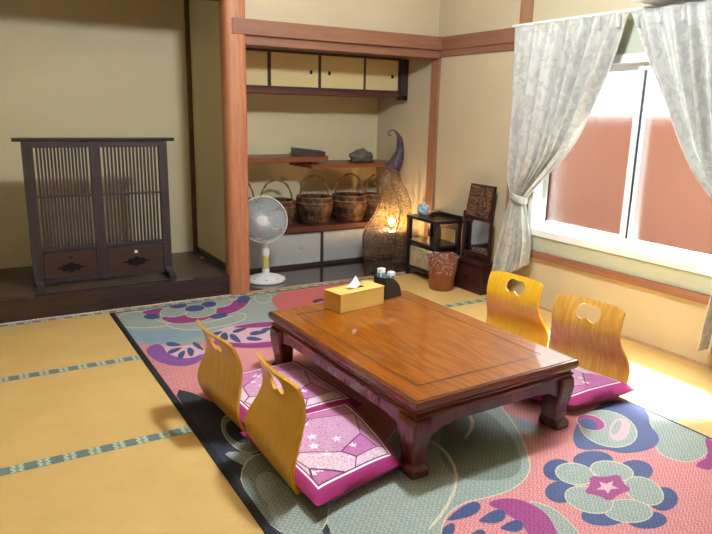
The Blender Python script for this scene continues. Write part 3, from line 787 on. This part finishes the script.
for x0, x1 in ((L_+.062, .712-scx-.04), (.712-scx+.025, R_-.056)):
    n = 15; st = (x1-x0)/(n+1)
    for k in range(1, n+1):
        if slat is None: slat = sp('slat', -.0062, .0062, -.006, .006, .392, 1.018, 'screen_z', sc, 0); slat.location = (x0+st*k, 0, 0)
        else: share('slat', slat, sc, (x0+st*k, 0, 0))
    d = sp('drawer', x0+.003, x1-.003, -.020, .10, .195, .362, 'drawer')
    cxm = (x0+x1)/2
    bm = bmesh.new(); pl = []
    for i in range(48):
        a = 2*PI*i/48; r = 1+.16*math.cos(8*a)+.1*math.cos(4*a); pl.append((cxm+.088*r*math.cos(a)*.8, .258-z0+.028*r*math.sin(a)))
    prism(bm, pl, 1, -.0235, -.0195); obj('iron_plate', bm, 'iron', d)
    bm = bmesh.new(); tube(bm, [(cxm-.03+.06*i/10, -.028-.006*math.sin(PI*i/10), .255-z0-.02*math.sin(PI*i/10)) for i in range(11)], .003, 6); obj('pull', bm, 'iron', d, True)
    bm = bmesh.new(); box(bm, (cxm, -.0215, .325-z0), (.02, .003, .018)); obj('lock_and_glint_plate', bm, 'iron' if x0 < 0 else 'alu', d)  # right-hand plate is white: the metal's reflection put into its colour
for x in (L_+.03, R_-.028):
    bm = bmesh.new(); prism(bm, [(-.145, 0), (-.145, .02), (-.11, .034), (-.05, .04), (-.025, .062), (.025, .062), (.05, .04), (.11, .034), (.145, .02), (.145, 0), (.1, 0), (.085, .01), (-.085, .01), (-.1, 0)], 0, x-.02, x+.02); obj('foot', bm, 'screen', sc)

# ------------------------------------------------------------------ alcove cupboards and shelves
AX0 = XP + .056
uc = thing('hanging_cupboard', 'built-in cupboard under the alcove lintel with pale yellow sliding doors', 'cupboard', (2.43, 4.68, 1.40))
def up_(name, x0, x1, y0, y1, za_, zb, m, par=uc): return obj(name, B((x0-2.43, x1-2.43, y0-4.68, y1-4.68, za_-1.40, zb-1.40), bev=.0015), m, par)
up_('top_board', AX0, XW-.001, 4.70, YB-.001, 1.705, 1.798, 'pale_wood')
up_('head_rail', AX0, XW-.07, 4.68, 4.72, 1.690, 1.708, 'dk_frame')
up_('sill_rail', AX0, XW-.07, 4.68, 4.72, 1.430, 1.448, 'dk_frame')
up_('bottom_board', AX0, XW-.07, 4.69, YB-.001, 1.395, 1.430, 'dk_shelf')
up_('end_post', XW-.069, XW-.001, 4.665, 4.735, 1.372, 1.70, 'dk_frame')
up_('post_foot', XW-.065, XW-.005, 4.66, 4.664, 1.372, 1.41, 'iron')
dx = [AX0, 2.011, 2.433, 2.846, XW-.07]
for k in range(4):
    yy = 4.686 if k in (1, 2) else 4.695
    d = up_('sliding_door', dx[k]+.012, dx[k+1]-.012, yy+.004, yy+.012, 1.448, 1.690, 'fusuma_y')
    for xa, xb in ((dx[k], dx[k]+.012), (dx[k+1]-.012, dx[k+1])): up_('door_stile', xa, xb, yy, yy+.016, 1.448, 1.690, 'dk_frame', d)
    hxp = {0: dx[0]+.06, 1: dx[2]-.075, 2: dx[2]+.085, 3: dx[4]-.07}[k]
    up_('finger_pull', hxp-.011, hxp+.011, yy+.0005, yy+.0045, 1.545, 1.575, 'iron', d)
lc = thing('low_cupboard', 'built-in low cupboard with silver grey sliding doors below the baskets', 'cupboard', (2.43, 4.77, 0.0005))
def lp(name, x0, x1, y0, y1, za_, zb, m, par=lc): return obj(name, B((x0-2.43, x1-2.43, y0-4.77, y1-4.77, za_, zb), bev=.0015), m, par)
lp('counter_board', AX0, XW-.001, 4.755, YB-.001, .300, .338, 'dk_shelf')
lp('sill_rail', AX0, XW-.001, 4.762, 4.80, .0, .026, 'dk_frame'); lp('head_rail', AX0, XW-.001, 4.768, 4.80, .284, .300, 'dk_frame')
lp('body', AX0, XW-.001, 4.805, YB-.001, 0, .30, 'dk_shelf')
for xa, xb in ((AX0, 1.665), (1.672, 2.503), (2.521, XW-.002)):
    d = lp('sliding_door', xa, xb, 4.785, 4.795, .026, .284, 'fusuma_g')
    lp('finger_pull', xb-.20, xb-.17, 4.782, 4.7855, .15, .165, 'pale_wood', d)
lp('divider', 2.503, 2.521, 4.764, 4.795, .026, .284, 'dk_frame'); lp('divider', 1.665, 1.672, 4.764, 4.795, .026, .284, 'dk_frame')
# staggered shelves
us = thing('wall_shelf', 'higher dark red-brown alcove shelf running to the pillar side', 'shelf', (2.1, 4.9, .868), 0, 'staggered alcove shelves')
obj('board', B((AX0-2.1, 2.56-2.1, 4.77-4.9, YB-.001-4.9, 0, .040), bev=.002), 'red_shelf', us)
obj('strut', B((2.42-2.1, 2.445-2.1, 4.79-4.9, 4.815-4.9, -.019, 0)), 'dk_frame', us)
obj('end_batten', B((2.545-2.1, 2.565-2.1, 4.775-4.9, YB-.002-4.9, .04, .046)), 'red_shelf', us)
ls = thing('wall_shelf', 'lower red-brown alcove shelf reaching the window-side wall, stone on it', 'shelf', (2.85, 4.9, .818), 0, 'staggered alcove shelves')
obj('board', B((2.375-2.85, XW-.001-2.85, 4.70-4.9, YB-.001-4.9, 0, .030), bev=.002), 'red_shelf', ls)
# ornaments
bm = bmesh.new(); bmesh.ops.create_icosphere(bm, subdivisions=4, radius=1)
for v in bm.verts:
    n = v.co.normalized(); r = 1 + .28*noise.noise(n*1.9+Vector((4, 1, 2))) + .13*noise.noise(n*5)
    v.co = Vector((n.x*.105*r, n.y*.06*r, max(-.03, n.z*.068*r)))
stone = tag(obj('stone_ornament', bm, 'stone', None, True, (2.93, 4.86, .848+.030+.012)), 'lumpy grey viewing stone on the lower alcove shelf', 'stone')
obj('wooden_stand', B((-.1, .1, -.05, .05, -.042, -.026), bev=.004), 'dk_frame', stone)
slab = thing('wooden_tray', 'dark slanted wooden tray on the end of the higher alcove shelf', 'tray', (2.465, 4.95, .9085), math.radians(-14))
bm = bmesh.new(); prism(bm, [(-.075, 0), (.075, 0), (.075, .034), (.06, .034), (.055, .026), (-.055, .026), (-.06, .034), (-.075, .034)], 0, -.13, .13)
for v in bm.verts:
    if v.co.z > .01: v.co.z += .014 - .1*v.co.x
obj('plate', bm, 'slate', slab)
obj('handle_block', B((-.128, -.108, -.045, .045, .046, .058)), 'slate', slab)

# baskets
bk = None
def basket_parts(root, R, H, ht):
    bm = bmesh.new(); seg, rows = 56, 18; rs = []
    for k in range(rows+1):
        t = k/rows; r = R*(.74 + .30*math.sin(min(1, t*1.05)*PI*.62))*(1 - .05*max(0, t-.75)*4)
        rs.append([((r + .0045*(1 if (i//2+k) % 2 else -1))*math.cos(2*PI*i/seg), (r + .0045*(1 if (i//2+k) % 2 else -1))*math.sin(2*PI*i/seg), .004+H*t) for i in range(seg)])
    for k in range(rows, 3, -3):
        t = k/rows; r = R*(.70 + .30*math.sin(min(1, t*1.05)*PI*.62))
        rs.append([(r*math.cos(2*PI*i/seg), r*math.sin(2*PI*i/seg), H*t) for i in range(seg)])
    rs.append([(R*.3*math.cos(2*PI*i/seg), R*.3*math.sin(2*PI*i/seg), .02) for i in range(seg)])
    rings(bm, rs); obj('body', bm, 'basket', root, True)
    bm = bmesh.new()
    for z in (H*.80, H*1.0):
        rr = R*(1.03 if z < H else .98)
        tube(bm, [(rr*math.cos(a), rr*math.sin(a), z+.002*math.cos(21*a)) for a in (2*PI*i/84 for i in range(84))], .0065, 6, True)
    obj('rim', bm, 'basket_lt', root, True)
    for off in (-.006, .006):
        bm = bmesh.new(); pts = []
        for i in range(25):
            a = PI*i/24; pts.append((R*.93*math.cos(a)*(1+.04*math.sin(a)), off*math.cos(6*a)*1.2, H*.72 + (ht-H*.72)*math.sin(a)**.85 + off*math.sin(6*a)))
        tube(bm, pts, .0055, 6); obj('handle', bm, 'basket_lt', root, True)
pos = [(1.83, 4.94, 'dark woven handled basket beside the alcove pillar, half behind it'), (2.165, 4.93, 'dark woven handled basket behind the fan'), (2.51, 4.92, 'dark woven handled basket above the low cupboard divider'),
       (2.855, 4.92, 'dark woven handled basket beneath the viewing stone'), (3.136, 4.96, 'smaller dark woven handled basket behind the rattan lamp')]
proto = None
for k, (x, y, lb) in enumerate(pos):
    b_ = thing('wicker_basket', lb, 'basket', (x, y, .3388), random.uniform(-.15, .15), 'handled baskets on the low cupboard')
    if proto is None: basket_parts(b_, .152, .225, .405); proto = b_
    else:
        for ch in proto.children: share(ch.name.split('.')[0], ch, b_, (0, 0, 0))
    if k == 4: b_.scale = (.68, .68, .95)
    if k == 1: b_.scale = (.98, .98, .93)
# rattan lamp
YL = 4.45
lm = thing('rattan_lamp', 'gourd-shaped rattan floor lamp with curled tip, glowing in the alcove corner', 'lamp', (2.94, YL, .0005))
rows = [(2.938, .062, .185), (2.935, .085, .191), (2.929, .176, .202), (2.931, .303, .204), (2.977, .393, .190), (3.012, .474, .168), (3.022, .549, .150), (2.99, .645, .134), (2.962, .725, .103), (2.979, .818, .068)]
horn = [(2.979, .818, .068), (3.026, .894, .052), (3.051, .966, .034), (3.046, 1.047, .026), (3.025, 1.098, .013), (2.985, 1.13, .006), (2.945, 1.125, .004), (2.93, 1.098, .0035), (2.95, 1.088, .003), (2.958, 1.1, .003)]
def lamp_surf(rw, n, seg, depth=.62, cap=False):
    bm = bmesh.new(); rs = []
    for x, z, r in bez(rw, n):
        d = min(r, r*depth+.01)
        rs.append([(x-2.94 + r*math.cos(a), d*math.sin(a)*(1-.18*math.exp(-(math.cos(a)/.16)**2)*min(1, r/.15)), z) for a in (2*PI*i/seg for i in range(seg))])
    rings(bm, rs, True, cap); return bm
obj('shade', lamp_surf(rows, 6, 48), 'lampshade', lm, True)
bm = bmesh.new(); hp = bez(horn, 5); tube(bm, [(x-2.94, 0, z) for x, z, r in hp], [r for x, z, r in hp], 14); obj('horn', bm, 'lamphorn', lm, True)
for s in (-1, 1):
    bm = bmesh.new(); tube(bm, [(x-2.94+s*r*1.005, 0, z) for x, z, r in bez(rows, 4)], .005, 6); obj('side_cane', bm, 'lamphorn', lm, True)
bm = bmesh.new(); tube(bm, [(x-2.94+.03*math.sin(z*7), -(r*.62+.01)*.83-.002, z) for x, z, r in bez(rows, 4)], .0045, 6); obj('front_cane', bm, 'lamphorn', lm, True)
bm = bmesh.new(); lathe(bm, [(.001, .0), (.198, 0), (.198, .006), (.001, .006)], 40); bmesh.ops.scale(bm, vec=(1, .56, 1), verts=bm.verts); bmesh.ops.translate(bm, vec=(-.002, 0, .318), verts=bm.verts); obj('inner_plate', bm, 'lamphorn', lm)
bm = bmesh.new(); tube(bm, [(.185*math.cos(a), .115*math.sin(a), .062) for a in (2*PI*i/36 for i in range(36))], .005, 6, True); obj('base_ring', bm, 'lamphorn', lm, True)
for a in (30, 150, 210, 330):
    bm = bmesh.new(); ar = math.radians(a); tube(bm, [(.18*math.cos(ar), .112*math.sin(ar), .064), (.19*math.cos(ar), .12*math.sin(ar), 0)], .004, 6); obj('wire_leg', bm, 'lamphorn', lm, True)
bm = bmesh.new(); lathe(bm, [(.012, .324), (.012, .355)], 12, (.05, 0, 0)); obj('socket', bm, 'blackpl', lm)
bm = bmesh.new(); lathe(bm, [(.008, .355), (.018, .366), (.027, .385), (.024, .402), (.010, .414), (.001, .416)], 18, (.05, 0, 0)); obj('bulb', bm, 'bulb', lm, True)

# ------------------------------------------------------------------ electric fan
fan = thing('electric_fan', 'white electric fan with pale blue blades in front of the alcove', 'fan', (1.88, 4.49, .0005), math.radians(-32))
bm = bmesh.new(); lathe(bm, [(.0, 0), (.145, 0), (.15, .008), (.147, .02), (.12, .032), (.06, .042), (.035, .06), (.0, .06)], 40); obj('base', bm, 'white', fan, True)
for i in range(8):
    a = 2*PI*i/8+.2; bm = bmesh.new(); lathe(bm, [(.007, .028), (.007, .0335), (.0, .034)], 10, (.118*math.cos(a), .118*math.sin(a), 0)); obj('button', bm, 'fanblue' if i % 3 else 'printblue', fan)
bm = bmesh.new(); lathe(bm, [(.033, .05), (.027, .07), (.026, .2), (.03, .205), (.03, .26), (.022, .27), (.02, .34)], 24); obj('column', bm, 'white', fan, True)
bm = bmesh.new(); lathe(bm, [(.0268, .085), (.0268, .195)], 24, cap=False); obj('label_sticker', bm, 'label_y', fan, True)
hd = obj('motor', (lambda bm: (lathe(bm, [(.0, -.055), (.045, -.05), (.055, -.02), (.055, .035), (.03, .055), (.0, .06)], 24), bm)[1])(bmesh.new()), 'white', fan, True)
tilt = math.radians(3)
hd.rotation_euler = (PI/2 + tilt, 0, 0); hd.location = (0, .03, .49)
def guard(zf, r, depth, nm):
    bm = bmesh.new(); n = 72
    for i in range(n):
        a = 2*PI*i/n; pts = []
        for k in range(6):
            t = k/5; rr = .034 + (r-.034)*t; pts.append((rr*math.cos(a+.25*t), rr*math.sin(a+.25*t), zf + depth*(1-t**2.6)))
        tube(bm, pts, .0015, 4)
    for rr, rad in ((r, .0035), (r*.66, .0013)):
        t = (rr-.034)/(r-.034); tube(bm, [(rr*math.cos(2*PI*i/48), rr*math.sin(2*PI*i/48), zf+depth*(1-t**2.6)) for i in range(48)], rad, 6, True)
    return obj(nm, bm, 'fanwire', hd)
guard(.115, .176, .045, 'front_guard'); guard(.112, .176, -.05, 'rear_guard')
bm = bmesh.new(); lathe(bm, [(.0, .150), (.036, .152), (.04, .158), (.036, .166), (.0, .170)], 24); obj('centre_badge', bm, 'white', hd, True)
bm = bmesh.new(); lathe(bm, [(.0, .085), (.035, .085), (.032, .125), (.02, .135), (.0, .137)], 24); obj('hub', bm, 'fanblue', hd, True)
bl = None
for k in range(5):
    if bl is None:
        bm = bmesh.new(); rs = []
        for i in range(9):
            t = i/8; r = .03 + .128*t; w = .62 + .25*math.sin(t*PI*.8); row = []
            for j in range(9):
                s = -1+2*j/8; row.append((r*math.cos(s*w*.62), r*math.sin(s*w*.62), .108 + s*.018))
            rs.append(row)
        rings(bm, rs, False); bmesh.ops.solidify(bm, geom=bm.faces[:], thickness=.0018)
        bl = obj('blade', bm, 'fanblue', hd, True)
    else: share('blade', bl, hd, (0, 0, 0), (0, 0, 2*PI*k/5))
bm = bmesh.new(); box(bm, (0, .018, .36), (.04, .05, .10), 0, .01); obj('neck', bm, 'white', fan, True)

# ------------------------------------------------------------------ black shelf, bin, mirror by the window wall
sx0, sx1, sy0, sy1, sz = 2.985, 3.232, 3.835, 4.222, .48
sh = thing('side_shelf', 'small black wooden two-tier shelf in the corner by the alcove', 'shelf', ((sx0+sx1)/2, (sy0+sy1)/2, .0015))
ox, oy = (sx0+sx1)/2, (sy0+sy1)/2
def shp(name, x0, x1, y0, y1, a, b, m='blk_wood', par=sh): return obj(name, B((x0-ox, x1-ox, y0-oy, y1-oy, a, b), bev=.002), m, par)
for xa in (sx0, sx1-.034):
    for ya in (sy0, sy1-.034): shp('leg', xa, xa+.034, ya, ya+.034, 0, sz-.022)
shp('top', sx0-.006, sx1+.004, sy0-.006, sy1, sz-.022, sz)
shp('middle_shelf', sx0+.002, sx1-.002, sy0+.002, sy1-.002, .262, .287)
shp('bottom_shelf', sx0+.002, sx1-.002, sy0+.002, sy1-.002, .05, .075)
shp('back_rail', sx1-.02, sx1, sy0+.034, sy1-.034, .39, .458); shp('back_rim', sx1-.012, sx1, sy0-.006, sy1, sz, sz+.028)
wb = tag(obj('wicker_box', B((sx0+.012-ox, sx1-.04-ox, sy0+.045-oy, sy1-.045-oy, .0768, .240), bev=.006), 'wicker', None, False, (ox, oy, 0)), 'pale wicker storage box on the bottom tier of the black shelf', 'box')
bm = bmesh.new()
for k in range(9):
    zz = .09 + .0175*k; tube(bm, [(sx0+.0105-ox, sy0+.05-oy+.01*i, zz+.003*(1 if (i+k) % 2 else -1)) for i in range(30)], .004, 5)
obj('woven_strands', bm, 'wicker', wb)
bm = bmesh.new(); bmesh.ops.create_icosphere(bm, subdivisions=3, radius=1)
for v in bm.verts:
    n = v.co.normalized(); r = 1 + .35*noise.noise(n*2.3); v.co = Vector((n.x*.045*r, n.y*.05*r, max(0, .042+n.z*.05*r)))
tag(obj('plastic_pouch', bm, 'bluepl', None, False, (3.09, 4.15, sz+.0022)), 'crumpled pale blue plastic pouch on top of the black shelf', 'pouch')
bm = bmesh.new()
tube(bm, [(3.10+.012*math.sin(i*1.3)+.03*math.cos(i*.5), 4.10-.012*i+.012*math.cos(i*1.7), sz+.0075+.008*abs(math.sin(i*.9))) for i in range(14)], .0045, 6)
tag(obj('coiled_cable', bm, 'blackpl', None, True), 'black coiled cable beside the pale blue pouch', 'cable')
# waste bin
wbn = thing('waste_bin', 'brown plastic waste bin with clear bag beside the black shelf', 'bin', (2.955, 3.70, .0015))
bm = bmesh.new(); lathe(bm, [(.0, 0), (.085, 0), (.088, .004), (.112, .238), (.118, .242), (.118, .25), (.110, .25), (.084, .012), (.0, .010)], 36); obj('body', bm, 'bin', wbn, True)
bm = bmesh.new(); rs = []
for z, r in ((.13, .1045), (.17, .110), (.21, .113), (.245, .1205), (.256, .119), (.250, .106), (.19, .095)): rs.append([((r+.003*math.sin(9*a+z*60))*math.cos(a), (r+.003*math.sin(9*a+z*60))*math.sin(a), z+.006*math.sin(5*a)) for a in (2*PI*i/40 for i in range(40))])
rings(bm, rs, True, False); obj('bag_liner', bm, 'bag', wbn, True)
# dressing mirror
mx0, mx1, my0, my1 = 3.09, 3.225, 3.42, 3.735
mr = thing('dressing_mirror', 'dark mahogany dressing stand with tilted mirror over a drawer box', 'mirror', ((mx0+mx1)/2, (my0+my1)/2, .0015))
ox, oy = (mx0+mx1)/2, (my0+my1)/2
def mp(name, x0, x1, y0, y1, a, b, m='mahog', par=mr): return obj(name, B((x0-ox, x1-ox, y0-oy, y1-oy, a, b), bev=.002), m, par)
mp('box_body', mx0, mx1, my0, my1, 0, .205)
dr = mp('drawer', mx0-.008, mx0+.002, my0+.02, my1-.02, .04, .185, 'mahog'); mp('knob', mx0-.02, mx0-.008, oy-.012, oy+.012, .1, .12, 'iron', dr)
mp('box_top', mx0-.01, mx1+.005, my0-.008, my1+.008, .205, .225)
for ya in (my0+.004, my1-.022): mp('post', 3.15, 3.172, ya, ya+.018, .225, .575)
mp('cross_bar', 3.152, 3.170, my0+.022, my1-.022, .25, .28); mp('cross_bar', 3.152, 3.170, my0+.022, my1-.022, .52, .555)
mp('centre_strut', 3.168, 3.176, oy-.055, oy-.02, .28, .52, 'blk_wood')
pn = obj('mirror_panel', B((-.012, .012, -.128, .128, 0, .245), bev=.003), 'mahog', mr, False, (3.155-ox, 0, .535)); pn.rotation_euler.y = math.radians(10)
obj('brocade_cover', B((-.0145, -.0115, -.114, .114, .012, .165)), 'brocade', pn); obj('glass', B((-.0140, -.0118, -.114, .114, .167, .232)), 'brocade', pn)
obj('cover_strip', B((-.0155, -.0118, -.114, .114, .160, .166), (-.0155, -.0118, -.04, -.034, .166, .232)), 'blk_wood', pn)
lowm = obj('lower_mirror', B((3.160-ox, 3.163-ox, my0+.024-oy, my1-.024-oy, .282, .518)), 'mirror', mr)

# ------------------------------------------------------------------ curtains
def curtain(name, label, Lp, Rp, amp, folds, seed, tie, flip=1):
    """Lp / Rp: matching outer and inner edge points (y, z) from heading to hem"""
    c = thing(name, label, 'curtain', (3.165, tie[0], 0), 0, 'tied curtains at the window')
    Ls, Rs, As = bez(Lp, 6), bez(Rp, 6), bez(amp, 6); rnd = random.Random(seed); ph = [rnd.uniform(0, 6.3) for _ in range(6)]
    bm = bmesh.new(); n = 150; rs = []
    for (ly, lz), (ry, rz), (a, xo) in zip(Ls, Rs, As):
        row = []
        for j in range(n+1):
            u = j/n; uu = u + .018*math.sin(7*u+ph[0]) + .010*math.sin(15*u+ph[1])
            w = math.sin(2*PI*folds*uu) + .35*math.sin(2*PI*folds*2.1*uu+ph[2]) + .45*math.sin(2*PI*folds*.5*uu+ph[3])
            sag = -.06*math.sin(PI*u)*tie[2]*max(0, min(1, (1.75-(lz+rz)/2)/.6))*max(0, min(1, ((lz+rz)/2-.74)/.3))
            row.append((xo - 3.165 + a*w, ly + (ry-ly)*u - tie[0], lz + (rz-lz)*u + sag + .004*math.sin(2*PI*folds*uu)*(1 if lz < .5 else 0)))
        rs.append(row)
    rings(bm, rs, False); o = obj('drape', bm, 'curtain', c, True)
    md = o.modifiers.new('thickness', 'SOLIDIFY'); md.thickness = .003; md.offset = 0
    y0, y1 = Lp[0][0]-tie[0], Rp[0][0]-tie[0]; npl = 7
    for k in range(npl):
        bm = bmesh.new(); y = y0 + (y1-y0)*(k+.5)/npl; prism(bm, [(-.02, y-.006), (-.008, y-.012), (-.008, y+.012), (-.02, y+.006)], 2, 1.755, Lp[0][1]-.004); obj('pleat', bm, 'curtain', c)
    bm = bmesh.new(); rs = []
    for z, r in ((-.026, .95), (-.015, 1.0), (.015, 1.0), (.026, .95)):
        rs.append([(tie[3]-3.165 + .046*r*math.cos(t), tie[4]*r*math.sin(t), tie[1] + z + flip*.25*tie[4]*math.sin(t)) for t in (2*PI*i/28 for i in range(28))])
    rings(bm, rs, True, False); o = obj('tieback', bm, 'curtain', c, True); md = o.modifiers.new('thickness', 'SOLIDIFY'); md.thickness = .004
    return c
Lp = [(3.335, 1.832), (3.318, 1.60), (3.308, 1.30), (3.305, 1.04), (3.305, .86), (3.285, .735), (3.305, .62), (3.35, .36), (3.405, .085)]
Rp = [(2.475, 1.832), (2.535, 1.60), (2.635, 1.369), (2.76, 1.136), (2.93, .95), (3.145, .735), (3.125, .62), (3.065, .45), (3.06, .30)]
am = [(.014, 3.155), (.030, 3.15), (.034, 3.15), (.034, 3.155), (.026, 3.165), (.016, 3.185), (.020, 3.18), (.026, 3.165), (.028, 3.16)]
curtain('curtain', 'silver jacquard curtain tied back beside the dressing mirror', Lp, Rp, am, 7.5, 3, (3.21, .735, 1, 3.185, .074))
Lp2 = [(1.56, 1.832), (1.575, 1.60), (1.59, 1.30), (1.60, 1.04), (1.61, .92), (1.63, .80), (1.60, .66), (1.55, .36), (1.52, .09)]
Rp2 = [(2.47, 1.832), (2.345, 1.60), (2.21, 1.369), (2.04, 1.10), (1.90, .93), (1.765, .80), (1.775, .66), (1.81, .40), (1.835, .13)]
curtain('curtain', 'silver jacquard curtain tied back on the side away from the mirror', Lp2, Rp2, am, 7.5, 11, (1.70, .80, 1, 3.185, .074), -1)
rl = thing('curtain_rail', 'thin pale curtain rail above the window', 'rail', (3.19, 2.46, 1.835))
obj('rail', B((-.008, .008, -.93, .93, 0, .014)), 'alu', rl)
for y in (-.8, 0, .8): obj('bracket', B((.008, .0655, y-.01, y+.01, .002, .012)), 'alu', rl)

# ------------------------------------------------------------------ air conditioner above the curtain
ac = thing('air_conditioner', 'white wall air conditioner above the curtains', 'air conditioner', (XW, 1.97, 1.862))
bm = bmesh.new()
pa = [(-.001, 0.0), (-.195, 0.0), (-.205, .012), (-.207, .09), (-.20, .24), (-.17, .27), (-.001, .27)]
rings(bm, [[(x, -.40, z) for x, z in pa], [(x, .42, z) for x, z in pa]]); obj('casing', bm, 'white', ac)
bm = bmesh.new(); box(bm, (-.12, .01, -.001), (.055, .70, .006)); obj('louvre', bm, 'alu', ac)

# ------------------------------------------------------------------ ceiling lamp over the table (above the frame)
pl = thing('pendant_lamp', 'round pendant lamp hanging over the table', 'lamp', LAMP)
bm = bmesh.new(); bmesh.ops.create_uvsphere(bm, u_segments=24, v_segments=16, radius=.115); bmesh.ops.scale(bm, vec=(1, 1, .8), verts=bm.verts); obj('globe', bm, 'globe', pl, True)
bm = bmesh.new(); lathe(bm, [(.0, .095), (.06, .095), (.06, .115), (.0, .12)], 24); obj('cap', bm, 'white', pl, True)
bm = bmesh.new(); tube(bm, [(0, 0, .118), (0, 0, ZC-LAMP[2]-.001)], .006, 8); obj('cord', bm, 'white', pl)
